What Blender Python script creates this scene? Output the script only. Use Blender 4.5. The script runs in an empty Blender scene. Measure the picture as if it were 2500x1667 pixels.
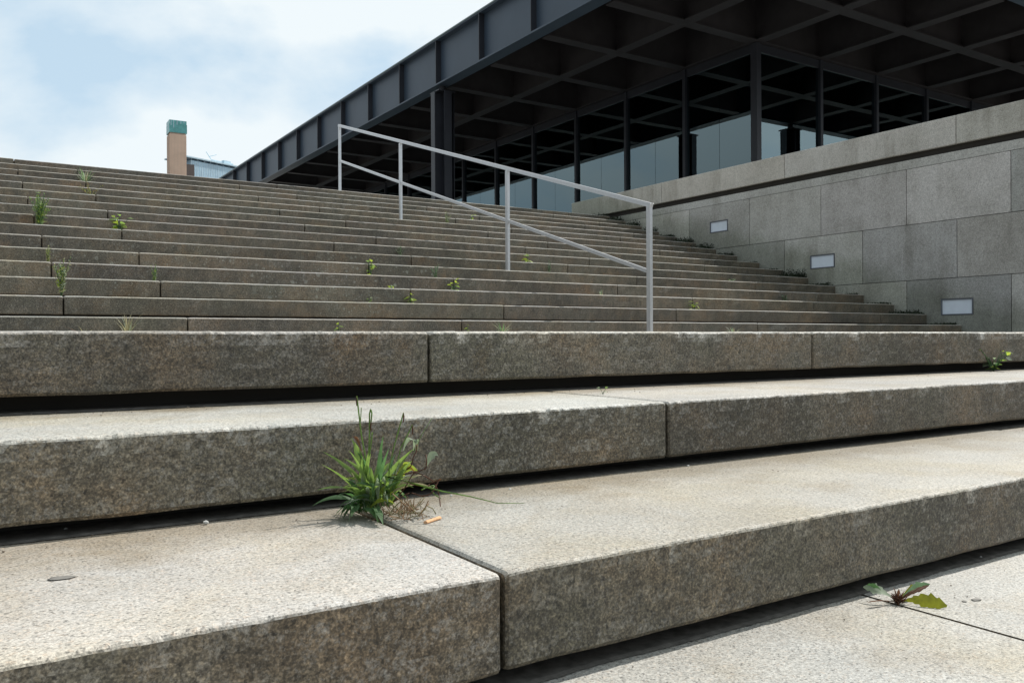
import bpy, bmesh, math, random
from mathutils import Vector, noise, Matrix
S = bpy.context.scene
COL = S.collection
R = math.radians
random.seed(7)
# ------------------------------------------------------------------ camera
FPX, YAW, PIT, ROL, CZ = 2064.9, R(32.9085), R(-0.0874), R(-0.2888), 0.4448
cam_d = bpy.data.cameras.new('camera'); cam = bpy.data.objects.new('camera', cam_d); COL.objects.link(cam)
cam_d.sensor_width = 36; cam_d.lens = FPX / 2500 * 36; cam_d.clip_end = 5000; cam_d.clip_start = 0.02
fwd = Vector((math.sin(YAW) * math.cos(PIT), math.cos(YAW) * math.cos(PIT), math.sin(PIT)))
rgt = Vector((math.cos(YAW), -math.sin(YAW), 0)); upv = rgt.cross(fwd)
r2 = rgt * math.cos(ROL) + upv * -math.sin(ROL) * -1
r2 = rgt * math.cos(ROL) + upv * math.sin(ROL)
u2 = -rgt * math.sin(ROL) + upv * math.cos(ROL)
cam.matrix_world = Matrix(((r2.x, u2.x, -fwd.x, 0), (r2.y, u2.y, -fwd.y, 0), (r2.z, u2.z, -fwd.z, CZ), (0, 0, 0, 1)))
S.camera = cam
S.view_settings.view_transform = 'Standard'; S.view_settings.look = 'None'
S.view_settings.exposure = 0.0; S.view_settings.gamma = 1
# ------------------------------------------------------------------ sun and sky
SUN = Vector((0.80, 0.06, 1.0)).normalized()
EL = math.asin(SUN.z); AZ = math.atan2(SUN.x, SUN.y)
sd = bpy.data.lights.new('sun', 'SUN'); sd.energy = 4.7; sd.angle = R(0.5); sd.color = (1, .965, .91)
so = bpy.data.objects.new('sun', sd); COL.objects.link(so); so.rotation_euler = SUN.to_track_quat('Z', 'Y').to_euler()
W = bpy.data.worlds.new('World'); S.world = W; W.use_nodes = True
nt = W.node_tree; N = nt.nodes; L = nt.links; N.clear()


def nd(t, **k):
    n = N.new(t)
    for a, b in k.items(): setattr(n, a, b)
    return n


out = nd('ShaderNodeOutputWorld'); bg = nd('ShaderNodeBackground'); bg.inputs['Strength'].default_value = 0.09
sky = nd('ShaderNodeTexSky', sky_type='NISHITA'); sky.sun_disc = False; sky.sun_elevation = EL; sky.sun_rotation = AZ
sky.air_density = 1.0; sky.dust_density = 1.5; sky.ozone_density = 1.2
tc = nd('ShaderNodeTexCoord')
mp = nd('ShaderNodeMapping'); mp.inputs['Scale'].default_value = (1.7, 1.7, 2.9); mp.inputs['Location'].default_value = (0.35, 0.1, 0.6)
n1 = nd('ShaderNodeTexNoise'); n1.inputs['Scale'].default_value = 1.9; n1.inputs['Detail'].default_value = 7; n1.inputs['Roughness'].default_value = .52
n1.inputs['Distortion'].default_value = .15
cr = nd('ShaderNodeValToRGB'); cr.color_ramp.elements[0].position = .36; cr.color_ramp.elements[1].position = .53
L.new(tc.outputs['Generated'], mp.inputs['Vector']); L.new(mp.outputs[0], n1.inputs['Vector']); L.new(n1.outputs['Fac'], cr.inputs[0])
# thin cloud is brighter on the sun's side of the sky
dt = nd('ShaderNodeVectorMath', operation='DOT_PRODUCT'); dt.inputs[1].default_value = SUN
L.new(tc.outputs['Generated'], dt.inputs[0])
mr = nd('ShaderNodeMapRange'); mr.interpolation_type = 'SMOOTHSTEP'; mr.inputs['From Min'].default_value = -.75; mr.inputs['From Max'].default_value = .28
mr.inputs['To Min'].default_value = 1.9; mr.inputs['To Max'].default_value = 11.0
L.new(dt.outputs['Value'], mr.inputs['Value'])
cc = nd('ShaderNodeMix', data_type='RGBA'); cc.blend_type = 'MULTIPLY'; cc.inputs['Factor'].default_value = 1
cc.inputs['A'].default_value = (.89, .965, 1, 1); L.new(mr.outputs[0], cc.inputs['B'])
# thin veil over the blue
vs = nd('ShaderNodeMix', data_type='RGBA'); vs.inputs['Factor'].default_value = .72
bl_ = nd('ShaderNodeMix', data_type='RGBA'); bl_.blend_type = 'MULTIPLY'; bl_.inputs['Factor'].default_value = 1
bl_.inputs['B'].default_value = (.79, .94, 1.06, 1); L.new(cc.outputs['Result'], bl_.inputs['A'])
L.new(sky.outputs[0], vs.inputs['A']); L.new(bl_.outputs['Result'], vs.inputs['B'])
hs = nd('ShaderNodeMix', data_type='RGBA')
L.new(cr.outputs[0], hs.inputs['Factor']); L.new(vs.outputs['Result'], hs.inputs['A']); L.new(cc.outputs['Result'], hs.inputs['B'])
L.new(hs.outputs['Result'], bg.inputs['Color']); L.new(bg.outputs[0], out.inputs['Surface'])

# ------------------------------------------------------------------ material helpers


class MT:
    def __init__(s, name):
        s.m = bpy.data.materials.new(name); s.m.use_nodes = True; s.t = s.m.node_tree; s.n = s.t.nodes; s.n.clear()
        s.out = s.n.new('ShaderNodeOutputMaterial'); s.b = s.n.new('ShaderNodeBsdfPrincipled')
        s.link(s.b.outputs[0], s.out.inputs[0]); g = s.n.new('ShaderNodeNewGeometry'); s.pos = g.outputs['Position']; s.nrm = g.outputs['True Normal']; s.geo = g

    def link(s, a, b): s.t.links.new(a, b)

    def _in(s, i, v):
        if hasattr(v, 'default_value') and not isinstance(v, (int, float, tuple)): s.link(v, i)
        elif v is not None:
            if isinstance(v, tuple) and len(v) == 3 and i.type == 'RGBA': v = (*v, 1)
            i.default_value = v

    def noise(s, scale, detail=3, rough=.5, vec=None, dist=0, stretch=None):
        n = s.n.new('ShaderNodeTexNoise'); n.inputs['Scale'].default_value = scale; n.inputs['Detail'].default_value = detail
        n.inputs['Roughness'].default_value = rough; n.inputs['Distortion'].default_value = dist
        v = vec or s.pos
        if stretch:
            m = s.n.new('ShaderNodeMapping'); m.inputs['Scale'].default_value = stretch; s.link(v, m.inputs[0]); v = m.outputs[0]
        s.link(v, n.inputs['Vector']); return n.outputs['Fac']

    def voro(s, scale, feat='F1', rnd=1, out='Distance'):
        n = s.n.new('ShaderNodeTexVoronoi'); n.feature = feat; n.inputs['Scale'].default_value = scale; n.inputs['Randomness'].default_value = rnd
        s.link(s.pos, n.inputs['Vector']); return n.outputs[out]

    def ramp(s, f, *stops, interp='LINEAR'):
        n = s.n.new('ShaderNodeValToRGB'); e = n.color_ramp.elements; n.color_ramp.interpolation = interp
        while len(e) < len(stops): e.new(.5)
        for q, (p, c) in zip(e, stops):
            q.position = p; q.color = (c, c, c, 1) if isinstance(c, (int, float)) else (*c, 1)
        s.link(f, n.inputs[0]); return n.outputs[0]

    def mix(s, f, a, b, mode='MIX'):
        n = s.n.new('ShaderNodeMix'); n.data_type = 'RGBA'; n.blend_type = mode
        s._in(n.inputs['Factor'], f); s._in(n.inputs['A'], a); s._in(n.inputs['B'], b); return n.outputs['Result']

    def math(s, op, a, b=None, c=None, clamp=False):
        n = s.n.new('ShaderNodeMath'); n.operation = op; n.use_clamp = clamp
        for i, v in enumerate((a, b, c)):
            if v is not None: s._in(n.inputs[i], v)
        return n.outputs[0]

    def sep(s, v):
        n = s.n.new('ShaderNodeSeparateXYZ'); s.link(v, n.inputs[0]); return n.outputs

    def attr(s, name):
        n = s.n.new('ShaderNodeAttribute'); n.attribute_name = name; return n.outputs

    def bump(s, h, strength, dist, prev=None):
        n = s.n.new('ShaderNodeBump'); n.inputs['Strength'].default_value = strength; n.inputs['Distance'].default_value = dist
        s.link(h, n.inputs['Height'])
        if prev: s.link(prev, n.inputs['Normal'])
        s.link(n.outputs[0], s.b.inputs['Normal']); return n.outputs[0]

    def set(s, col=None, rough=None, metal=None, spec=None, **k):
        s._in(s.b.inputs['Base Color'], col); s._in(s.b.inputs['Roughness'], rough); s._in(s.b.inputs['Metallic'], metal)
        s._in(s.b.inputs['Specular IOR Level'], spec); return s


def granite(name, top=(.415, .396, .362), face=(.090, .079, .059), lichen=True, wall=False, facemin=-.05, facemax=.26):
    m = MT(name)
    if wall:
        a = m.noise(70, 5, .75); b = m.noise(24, 3, .6); c = a
        spk = m.ramp(a, (.34, .66), (.5, 1.0), (.66, 1.30)); spk2 = m.ramp(b, (.34, .90), (.50, 1.0), (.66, 1.08))
        fleck = m.ramp(m.noise(120, 1, .4), (.32, .62), (.40, 1.)); pink = None
    else:
        a = m.noise(330, 3, .7); b = m.noise(170, 2, .6); c = m.noise(300, 1, .5)
        spk = m.ramp(a, (.36, .66), (.5, 1.0), (.62, 1.22)); spk2 = m.ramp(b, (.36, .80), (.50, 1.0), (.66, 1.12))
        fleck = m.ramp(m.noise(210, 1, .4), (.31, .48), (.38, 1.))
        pink = m.ramp(m.noise(190, 1, .4), (.60, (1, 1, 1)), (.68, (1.05, .98, .93)))
    tint = m.attr('tint')
    if wall: n0 = m.ramp(m.noise(1.7, 6, .65), (.32, (.82, .82, .80)), (.5, (1, 1, 1)), (.66, (1.10, 1.11, 1.12)))
    else: n0 = m.ramp(m.noise(2.3, 5, .6), (.34, (.97, .92, .81)), (.48, (1, .99, .97)), (.64, (1.0, 1.02, 1.04)))
    T = m.mix(1, m.mix(1, m.mix(1, m.mix(1, top, n0, 'MULTIPLY'), spk, 'MULTIPLY'), spk2, 'MULTIPLY'), fleck, 'MULTIPLY')
    if pink: T = m.mix(1, T, pink, 'MULTIPLY')
    if wall:
        st = m.ramp(m.noise(5, 4, .6, stretch=(1, 1, .10)), (.36, (.66, .65, .62)), (.58, (1.02, 1.02, 1.02)))
        stain = m.ramp(m.noise(1.1, 5, .65, dist=.4), (.44, 0.), (.62, .9))
        C = m.mix(stain, T, m.mix(1, T, st, 'MULTIPLY'))
        P = m.sep(m.pos)
        hgt = m.math('SUBTRACT', P[2], m.math('MULTIPLY_ADD', P[1], .32353, -1.20))
        alg = m.ramp(m.math('ADD', hgt, m.math('MULTIPLY', m.math('SUBTRACT', m.noise(3.5, 5, .65), .5), -.55)), (.10, .75), (.42, 0.))
        C = m.mix(alg, C, m.mix(1, C, (.50, .53, .44), 'MULTIPLY'))
    else:
        d1 = m.ramp(m.noise(4.2, 6, .68, dist=.6), (.50, 0.), (.74, .6))
        T = m.mix(d1, T, m.mix(1, (.70, .60, .45), T, 'MULTIPLY'), 'MIX')
        # foot-worn clean centre, brown film where nobody steps at the back of a tread
        back = m.math('ADD', tint[3], m.math('MULTIPLY', m.math('SUBTRACT', m.noise(7, 6, .7), .5), 1.1))
        T = m.mix(m.ramp(back, (.42, 0.), (.92, .95)), T, m.mix(1, (.66, .61, .53), T, 'MULTIPLY'))
        T = m.mix(1, T, m.ramp(m.noise(1.1, 4, .6, stretch=(1, 1.6, 1)), (.35, .86), (.62, 1.12)), 'MULTIPLY')
        bl = m.ramp(m.noise(95, 6, .8), (.34, .50), (.50, .98), (.66, 1.55))
        bl2 = m.ramp(m.noise(9, 6, .72, dist=.4), (.34, .78), (.52, 1.0), (.72, 1.22))
        bl3 = m.mix(1, m.ramp(m.noise(.9, 5, .65), (.36, .62), (.62, 1.34)), m.ramp(m.noise(13, 5, .7, stretch=(1, 1, .16)), (.36, .80), (.6, 1.12)), 'MULTIPLY')
        hue = m.ramp(m.noise(3.6, 5, .65), (.32, (.97, 1.0, .93)), (.46, (1.02, 1, .97)), (.66, (1.20, 1.0, .84)))
        rust = m.ramp(m.noise(1.5, 5, .7), (.60, (1, 1, 1)), (.74, (1.35, 1.0, .66)))
        F = m.mix(1, m.mix(1, m.mix(1, m.mix(1, m.mix(1, face, bl, 'MULTIPLY'), bl2, 'MULTIPLY'), hue, 'MULTIPLY'), bl3, 'MULTIPLY'), rust, 'MULTIPLY')
        F = m.mix(1, F, m.ramp(m.noise(135, 2, .5), (.33, .42), (.42, 1.0), (.60, 1.0), (.68, 1.6)), 'MULTIPLY')
        F = m.mix(1, F, m.ramp(c, (.36, .62), (.52, 1.0), (.63, 1.6)), 'MULTIPLY')
        mpos = m.n.new('ShaderNodeVectorMath'); mpos.operation = 'DISTANCE'; m.link(m.pos, mpos.inputs[0]); mpos.inputs[1].default_value = (2.6, 7.9, 1.1)
        near = m.math('MULTIPLY', m.math('SUBTRACT', 1, m.math('DIVIDE', mpos.outputs['Value'], 3.4), clamp=True), .30)
        for sc, amt, th in ((17, .55, .66), (42, .6, .62)):
            vd = m.voro(sc); vr = m.sep(m.voro(sc, out='Color'))
            vd = m.math('ADD', vd, m.math('MULTIPLY', m.math('SUBTRACT', m.noise(90, 3, .6), .5), .25))
            spot = m.math('MULTIPLY', m.math('LESS_THAN', vd, m.math('MULTIPLY', vr[0], .30)), m.ramp(m.math('ADD', m.noise(.62, 4, .6), near), (th, 0.), (th + .13, 1.)))
            ring = m.ramp(m.noise(120, 3, .6), (.35, .3), (.62, 1.))
            F = m.mix(m.math('MULTIPLY', m.math('MULTIPLY', spot, ring), amt), F, (.33, .35, .31))
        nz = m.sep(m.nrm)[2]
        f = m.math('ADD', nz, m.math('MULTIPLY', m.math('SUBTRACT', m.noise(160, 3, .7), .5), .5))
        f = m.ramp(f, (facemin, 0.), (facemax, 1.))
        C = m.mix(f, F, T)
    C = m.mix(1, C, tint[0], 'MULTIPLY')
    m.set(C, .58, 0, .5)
    if wall: m.bump(a, .25, .0012)
    else:
        g = m.bump(m.noise(260, 3, .75), .5, .0018)
        m.bump(m.noise(60, 4, .65), .4, .004, g)
    return m.m


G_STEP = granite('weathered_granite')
G_WALL = granite('sawn_granite', top=(.445, .438, .42), wall=True)


def plain(name, col, rough=.5, metal=0, spec=.5, var=.12, sc=4):
    m = MT(name); n = m.ramp(m.noise(sc, 4, .6), (.3, 1 - var), (.7, 1 + var))
    m.set(m.mix(1, col, n, 'MULTIPLY'), rough, metal, spec); return m.m


STEEL = plain('dark_steel_paint', (.022, .024, .032), .45, 0, .5, .18, 1.5)
FASC = plain('grey_steel_paint', (.040, .060, .088), .45, 0, .5, .10, .8)
FLNG = plain('brown_black_paint', (.034, .031, .034), .6, 0, .4, .2, 1.5)
COPPER = plain('roof_edge_sheet', (.11, .15, .145), .35, .2, .5)
RAILM = plain('brushed_steel', (.54, .55, .57), .36, .6, .5, .06, 30)
LENS = plain('frosted_glass', (.62, .68, .76), .35, 0, .5, .05, 9)
LAMPF = plain('lamp_frame_paint', (.10, .11, .13), .5)
DARK = plain('dark_joint', (.035, .032, .028), .9, 0, .1)
INT = plain('dark_interior', (.030, .030, .030), .8, 0, .2)
TERR = plain('terracotta', (.82, .58, .43), .8, 0, .2, .10, .15)
TERS = plain('terracotta_dark', (.62, .45, .35), .8, 0, .2, .10, .15)
TEAL = plain('green_glass', (.13, .42, .40), .25, 0, .5, .25, .5)
GBLUE = plain('blue_facade_glass', (.45, .62, .74), .3, 0, .5, .2, .3)
GPALE = plain('pale_metal', (.50, .64, .72), .5, 0, .4, .1, .5)
PEB = plain('pale_stone', (.42, .42, .40), .8, 0, .3, .3, 200)
GUM = plain('dried_gum', (.19, .178, .16), .7, 0, .3, .15, 150)
FILT = plain('cork_paper', (.60, .35, .19), .7, 0, .2, .2, 300)
DRY = plain('dead_stalk', (.26, .17, .10), .8, 0, .2, .3, 60)


def glassmat():
    m = MT('window_glass'); m.n.remove(m.b)
    tr = m.n.new('ShaderNodeBsdfTransparent'); tr.inputs[0].default_value = (.42, .46, .46, 1)
    gl = m.n.new('ShaderNodeBsdfGlossy'); gl.inputs['Roughness'].default_value = .01; gl.inputs[0].default_value = (.72, .93, 1, 1)
    fr = m.n.new('ShaderNodeFresnel'); fr.inputs[0].default_value = 3.0
    mx = m.n.new('ShaderNodeMixShader'); m.link(fr.outputs[0], mx.inputs[0]); m.link(tr.outputs[0], mx.inputs[1]); m.link(gl.outputs[0], mx.inputs[2])
    b = m.n.new('ShaderNodeBump'); b.inputs['Strength'].default_value = .04; b.inputs['Distance'].default_value = .02
    m.link(m.noise(.5, 2, .5), b.inputs['Height']); m.link(b.outputs[0], gl.inputs['Normal'])
    m.link(mx.outputs[0], m.out.inputs[0]); return m.m


GLASS = glassmat()


def leafmat(name, col, tcol, rough=.45):
    m = MT(name)
    v = m.ramp(m.noise(60, 3, .6), (.3, .72), (.7, 1.28))
    m.set(m.mix(1, col, v, 'MULTIPLY'), rough, 0, .45)
    t = m.n.new('ShaderNodeBsdfTranslucent'); m._in(t.inputs[0], m.mix(1, tcol, v, 'MULTIPLY'))
    mx = m.n.new('ShaderNodeMixShader'); mx.inputs[0].default_value = .48
    m.link(m.b.outputs[0], mx.inputs[1]); m.link(t.outputs[0], mx.inputs[2]); m.link(mx.outputs[0], m.out.inputs[0]); return m.m


LF_G = leafmat('green_leaf', (.14, .22, .065), (.29, .44, .09))
LF_D = leafmat('dark_green_leaf', (.09, .16, .075), (.12, .26, .08))
LF_Y = leafmat('yellow_green_leaf', (.22, .29, .05), (.42, .52, .06))
LF_T = leafmat('olive_leaf', (.17, .19, .02), (.30, .31, .015))
LF_P = leafmat('pale_leaf', (.30, .36, .26), (.30, .38, .22))
LF_B = leafmat('brown_leaf', (.13, .065, .04), (.20, .09, .04))
LF_S = leafmat('straw_leaf', (.36, .33, .20), (.36, .33, .18))
LF_O = leafmat('wilted_orange_leaf', (.45, .25, .06), (.55, .32, .06))
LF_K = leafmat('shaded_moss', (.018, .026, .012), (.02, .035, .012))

# ------------------------------------------------------------------ object helpers


def mesh_obj(name, bm, mats, parent=None, loc=None, smooth=False):
    me = bpy.data.meshes.new(name)
    if parent is not None:
        o = Vector(parent['_o']) if '_o' in parent else parent.location
        bmesh.ops.translate(bm, verts=bm.verts, vec=-Vector(o))
    elif loc is not None:
        bmesh.ops.translate(bm, verts=bm.verts, vec=-Vector(loc))
    bm.to_mesh(me); bm.free()
    ob = bpy.data.objects.new(name, me); COL.objects.link(ob)
    for m in (mats if isinstance(mats, (list, tuple)) else [mats]): me.materials.append(m)
    if smooth:
        for p in me.polygons: p.use_smooth = True
    if parent is not None: ob.parent = parent
    elif loc is not None: ob.location = loc
    return ob


def sub(name, bm, mats, part, root, smooth=False):
    """a sub-part: child of a part whose mesh already sits in the root's frame"""
    bmesh.ops.translate(bm, verts=bm.verts, vec=-Vector(root.location))
    me = bpy.data.meshes.new(name); bm.to_mesh(me); bm.free(); ob = bpy.data.objects.new(name, me); COL.objects.link(ob)
    me.materials.append(mats); ob.parent = part
    if smooth:
        for p in me.polygons: p.use_smooth = True
    return ob


def thing(name, label, cat, loc=(0, 0, 0), group=None):
    o = bpy.data.objects.new(name, None); COL.objects.link(o); o.location = loc; o.empty_display_size = .1
    o['label'] = label; o['category'] = cat
    if group: o['group'] = group
    return o


def tag(o, label, cat, group=None, kind=None):
    o['label'] = label; o['category'] = cat
    if group: o['group'] = group
    if kind: o['kind'] = kind
    return o


def box(bm, x0, x1, y0, y1, z0, z1, tint=None, back=0):
    v = [bm.verts.new((x, y, z)) for z in (z0, z1) for y in (y0, y1) for x in (x0, x1)]
    fs = [bm.faces.new([v[i] for i in q]) for q in ((0, 2, 3, 1), (4, 5, 7, 6), (0, 1, 5, 4), (1, 3, 7, 5), (3, 2, 6, 7), (2, 0, 4, 6))]
    if tint is not None:
        l = bm.loops.layers.float_color.get('tint') or bm.loops.layers.float_color.new('tint')
        for f in fs:
            for lp in f.loops: lp[l] = (*tint, back)
    return fs


def NB(): return bmesh.new()


def px2ray(x, y):
    a = (x - 1250) / FPX; b = (833.5 - y) / FPX
    return fwd + r2 * a + u2 * b


def atz(x, y, z):
    d = px2ray(x, y); t = (z - CZ) / d.z; p = d * t; return Vector((p.x, p.y, z))


def aty(x, y, Y):
    d = px2ray(x, y); t = Y / d.y; p = d * t; return Vector((p.x, Y, p.z + CZ))


# ------------------------------------------------------------------ layout (metres)
H = .1524; XW = 10.79
STEP = {1: (.9025, .1524), 2: (1.4225, .3048), 3: (1.8936, .4692)}
for k in range(4, 20): STEP[k] = (6.0038 + (k - 4) * .47105, .4448 + .1648 + (k - 4) * .1524)
ZT = STEP[19][1]          # terrace level
XL = -13.0                # left end of the stairs


def rtint(a=.07):
    g = 1 + random.uniform(-a, a); return (g * (1 + random.uniform(-.02, .025)), g, g * (1 + random.uniform(-.035, .02)))


def block_row(bm, xs, Y, Zt, Zb, depth, dx_near, face_h=.127, rec=.05, detail=True, gap=.007):
    """granite blocks side by side: worn, chipped noses over a recessed foot"""
    tl = bm.loops.layers.float_color.get('tint') or bm.loops.layers.float_color.new('tint')
    for x0, x1 in zip(xs[:-1], xs[1:]):
        oz = random.uniform(-.0015, .0015); oy = random.uniform(-.002, .002); tn = rtint(.12)
        zt = Zt + oz; yf = Y + oy
        prof = [(yf + depth, Zb), (yf + rec, Zb), (yf + rec, zt - face_h + .004), (yf + .004, zt - face_h), (yf, zt - face_h + .006)]
        nf = 9 if detail else 2
        for i in range(1, nf): prof.append((yf, zt - face_h + .006 + (face_h - .006 - (.006 if detail else .0075)) * i / nf))
        for a in ((0, 30, 60, 90) if detail else (0, 45, 90)):
            r = .006 if detail else .0075; prof.append((yf + r - r * math.cos(R(a)), zt - r + r * math.sin(R(a))))
        nt_ = 10 if detail else 2
        for i in range(1, nt_ + 1): prof.append((yf + .008 + (depth - .008) * (i / nt_) ** 1.5, zt))
        a0 = x0 + gap / 2; a1 = x1 - gap / 2
        # finer cross sections where the camera is close
        cuts = [a0, a0 + .003, a0 + .008]
        x = a0 + .02
        while x < a1 - .02:
            cuts.append(x); x += dx_near if -.4 < x < 6 else .12
        cuts += [a1 - .008, a1 - .003, a1]
        rings = []
        for ci, x in enumerate(cuts):
            e = min(ci, len(cuts) - 1 - ci); sh = {0: .006, 1: .002, 2: .0006}.get(e, 0)
            ring = []
            for (y, z) in prof:
                yy, zz = y, z
                nose = max(0, 1 - math.hypot(y - yf, z - zt) / .03)
                if y - yf < .02 or z > zt - .02:
                    w = noise.noise(Vector((x * 9, z * 9 + Zt * 31, y * 9))) * .0009 + noise.noise(Vector((x * 45, z * 45 + Zt * 7, y * 45))) * .0009
                    if y - yf < .02 and z < zt - .001: yy += w * (1 if y < yf + .02 else 0)
                    if z > zt - .004: zz += w * .45
                if nose > 0 and z > zt - face_h * .7 and (detail or True):
                    c = noise.noise(Vector((x * 24, Zt * 50, 3.3))); c2 = noise.noise(Vector((x * 95, Zt * 20, 9.1))); c3 = noise.noise(Vector((x * 2.2, Zt * 9, 1.7)))
                    ch = max(0, c - .15) * .006 + max(0, c2) * .0032 + max(0, c3 - .3) * .005
                    ch = ch * (1 if detail else .6) + (noise.noise(Vector((x * 210, z * 150, Zt * 40 + y * 150))) * .0009 if detail else 0); yy += ch * nose; zz -= ch * nose * .8
                dfoot = z - (zt - face_h)
                if dfoot < .02 and y < yf + .01 and z < zt - face_h + .012:
                    zz += noise.noise(Vector((x * 7, Zt * 13, 5))) * .0022
                if sh:
                    yy += sh if y < yf + .03 else 0; zz -= sh if z > zt - .03 else 0
                ring.append(bm.verts.new((x, yy, zz)))
            rings.append(ring)
        n = len(prof); fs = []
        for ra, rb in zip(rings[:-1], rings[1:]):
            for i in range(n):
                j = (i + 1) % n
                fs.append(bm.faces.new((ra[i], rb[i], rb[j], ra[j])))
        fs.append(bm.faces.new(rings[0])); fs.append(bm.faces.new(list(reversed(rings[-1]))))
        for f in fs:
            f.smooth = False
            for lp in f.loops: lp[tl] = (*tn, max(0, min(1, (lp.vert.co.y - yf) / .47)) ** 2 if lp.vert.co.z > zt - .01 else 0)


# ------------------------------------------------------------------ ground and pavement
gb = NB(); box(gb, -1500, 1500, -1500, 1500, -1.0, -.07)
g = mesh_obj('ground', gb, plain('far_asphalt', (.06, .06, .058), .9)); g['kind'] = 'structure'
pb = NB()
xs = [-14.0, -11.2, -8.4, -5.6, -2.9, -1.5, 1.309, 4.1, 6.9, 9.7, 12.5, 15.3]
for i, (a, b) in enumerate(zip(xs[:-1], xs[1:])):
    ys = [.98, -.9, -2.8, -4.7, -6.6, -9.]
    for y1, y0 in zip(ys[:-1], ys[1:]):
        dz = random.uniform(-.0015, 0); fs = box(pb, a + .0035, b - .0035, y0 + .0035, y1 - .0035, -.06, dz, rtint(.03), .30)
pv = mesh_obj('pavement', pb, G_STEP); pv['kind'] = 'structure'
jb = NB(); box(jb, -14, 15.3, -9, .98, -.065, -.012)
pj = mesh_obj('pavement_joints', jb, DARK); pj['kind'] = 'structure'

# ------------------------------------------------------------------ staircase
stair = thing('stone_staircase', 'wide flight of weathered granite steps rising to the terrace', 'staircase', (0, 1, 0))
LOWX = {1: [.571, 2.75, 4.9, 7.0, 9.1], 2: [1.342, 4.15, 5.7, 7.9, 9.9], 3: [.979, 2.467, 3.955, 5.45, 6.95, 8.5]}


def joints(k):
    if k <= 3:
        xs = LOWX[k][:]; x = xs[0]
        while x > XL + 2.6: x -= random.choice((2.1, 2.8)); xs.insert(0, x)
    else:
        xs = []; x = (.565 if k % 2 else 1.27); seq = (3.54, 2.13) if k % 2 else (2.13, 3.54)
        xs = [x]; i = 0
        while xs[-1] + seq[i % 2] < XW - .5: xs.append(xs[-1] + seq[i % 2]); i += 1
        i = 1
        while xs[0] - seq[i % 2] > XL + .5: xs.insert(0, xs[0] - seq[i % 2]); i += 1
    return [XL] + xs + [XW + .02]


for k in range(1, 20):
    Y, Z = STEP[k]; b = NB()
    zb = (STEP[k - 1][1] if k > 1 else 0) - .006
    block_row(b, joints(k), Y, Z, zb, .56 if k != 19 else .47, .008 if k <= 3 else .03, detail=(k <= 3),
              rec=.095 if k <= 3 else .05, face_h=(.127, .127, .128)[k - 1] if k <= 3 else (.128 if k < 7 else .137), gap=.007 if k <= 3 else .009)
    mesh_obj('step', b, G_STEP, stair)
# dark bedding seen only in the open joints, and the landing between the two flights
b = NB()
for k in range(1, 20):
    Y, Z = STEP[k]; box(b, XL + .05, XW, Y + (.09 if k <= 3 else .045), Y + .54, (STEP[k - 1][1] if k > 1 else 0) - .03, Z - .02)
mesh_obj('bedding', b, DARK, stair)
b = NB(); zl = STEP[3][1]; y0 = STEP[3][0] + .565
ysl = [y0, y0 + 1.2, y0 + 2.4, 6.08]
for r, (a, c) in enumerate(zip(ysl[:-1], ysl[1:])):
    x = XL - (.6 if r % 2 else 0)
    while x < XW - .1:
        w = 1.37; box(b, max(x, XL) + .004, min(x + w, XW) - .004, a + .004, c - .004, zl - .12, zl - .001 - random.uniform(0, .002), rtint(.03)); x += w
mesh_obj('landing', b, G_STEP, stair)

# dirt strip under the noses; its dark colour also stands in for recess shade
SOIL_SHADE = plain('soil_shade_tone', (.105, .098, .088), .95, 0, .05, .35, 45)
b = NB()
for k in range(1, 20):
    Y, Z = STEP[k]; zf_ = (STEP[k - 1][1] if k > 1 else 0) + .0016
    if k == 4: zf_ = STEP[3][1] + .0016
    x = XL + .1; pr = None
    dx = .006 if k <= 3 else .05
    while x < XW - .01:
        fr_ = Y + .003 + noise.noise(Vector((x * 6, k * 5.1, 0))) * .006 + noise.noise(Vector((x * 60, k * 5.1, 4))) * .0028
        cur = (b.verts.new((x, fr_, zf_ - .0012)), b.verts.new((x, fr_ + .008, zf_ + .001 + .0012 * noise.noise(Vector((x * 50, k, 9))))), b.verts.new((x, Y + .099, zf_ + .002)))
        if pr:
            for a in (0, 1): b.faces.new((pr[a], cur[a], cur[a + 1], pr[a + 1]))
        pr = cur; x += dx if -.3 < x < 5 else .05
mesh_obj('soil_shade', b, SOIL_SHADE, stair)

# ------------------------------------------------------------------ terrace
b = NB(); box(b, -20, 110, STEP[19][0] + .475, 110, ZT - .2, ZT - .002, (1, 1, 1)); box(b, XW + .35, 110, -3, STEP[19][0] + .475, ZT - .2, ZT - .0025, (1, 1, 1))
t = mesh_obj('terrace', b, G_STEP); t['kind'] = 'structure'
b = NB(); box(b, -20, XL - .02, STEP[1][0], 13.6, -.05, ZT - .21); box(b, XW + .36, 110, -3, 13.5, -.05, ZT - .21); box(b, XL, 110, 13.62, 110, -.05, ZT - .21)
t = mesh_obj('podium', b, plain('podium_granite', (.3, .3, .28), .8)); t['kind'] = 'structure'

# ------------------------------------------------------------------ flank wall with coping
wall = thing('retaining_wall', 'tall flank wall of grey granite slabs with a thick coping beside the stairs', 'wall', (XW, 6, 0))
OZ = CZ
rows = [(OZ + 1.5383, OZ + 2.296, 5.385, 1.372), (OZ + .7811, OZ + 1.5383, 6.06, 1.372), (OZ + .025, OZ + .7811, 5.385, 1.372), (-.02, OZ + .025, 6.06, 1.372)]
LAMPS = [(9.973, 10.375, 1.822, 2.012), (7.895, 8.322, 1.055, 1.256), (5.855, 6.276, .299, .509)]


def slab_tint():
    g = 1 + random.choice((0, .02, .05, -.09, -.20, .09, -.05)); return (g * (1 + random.uniform(-.01, .03)), g, g * (1 + random.uniform(-.03, .01)))


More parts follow.
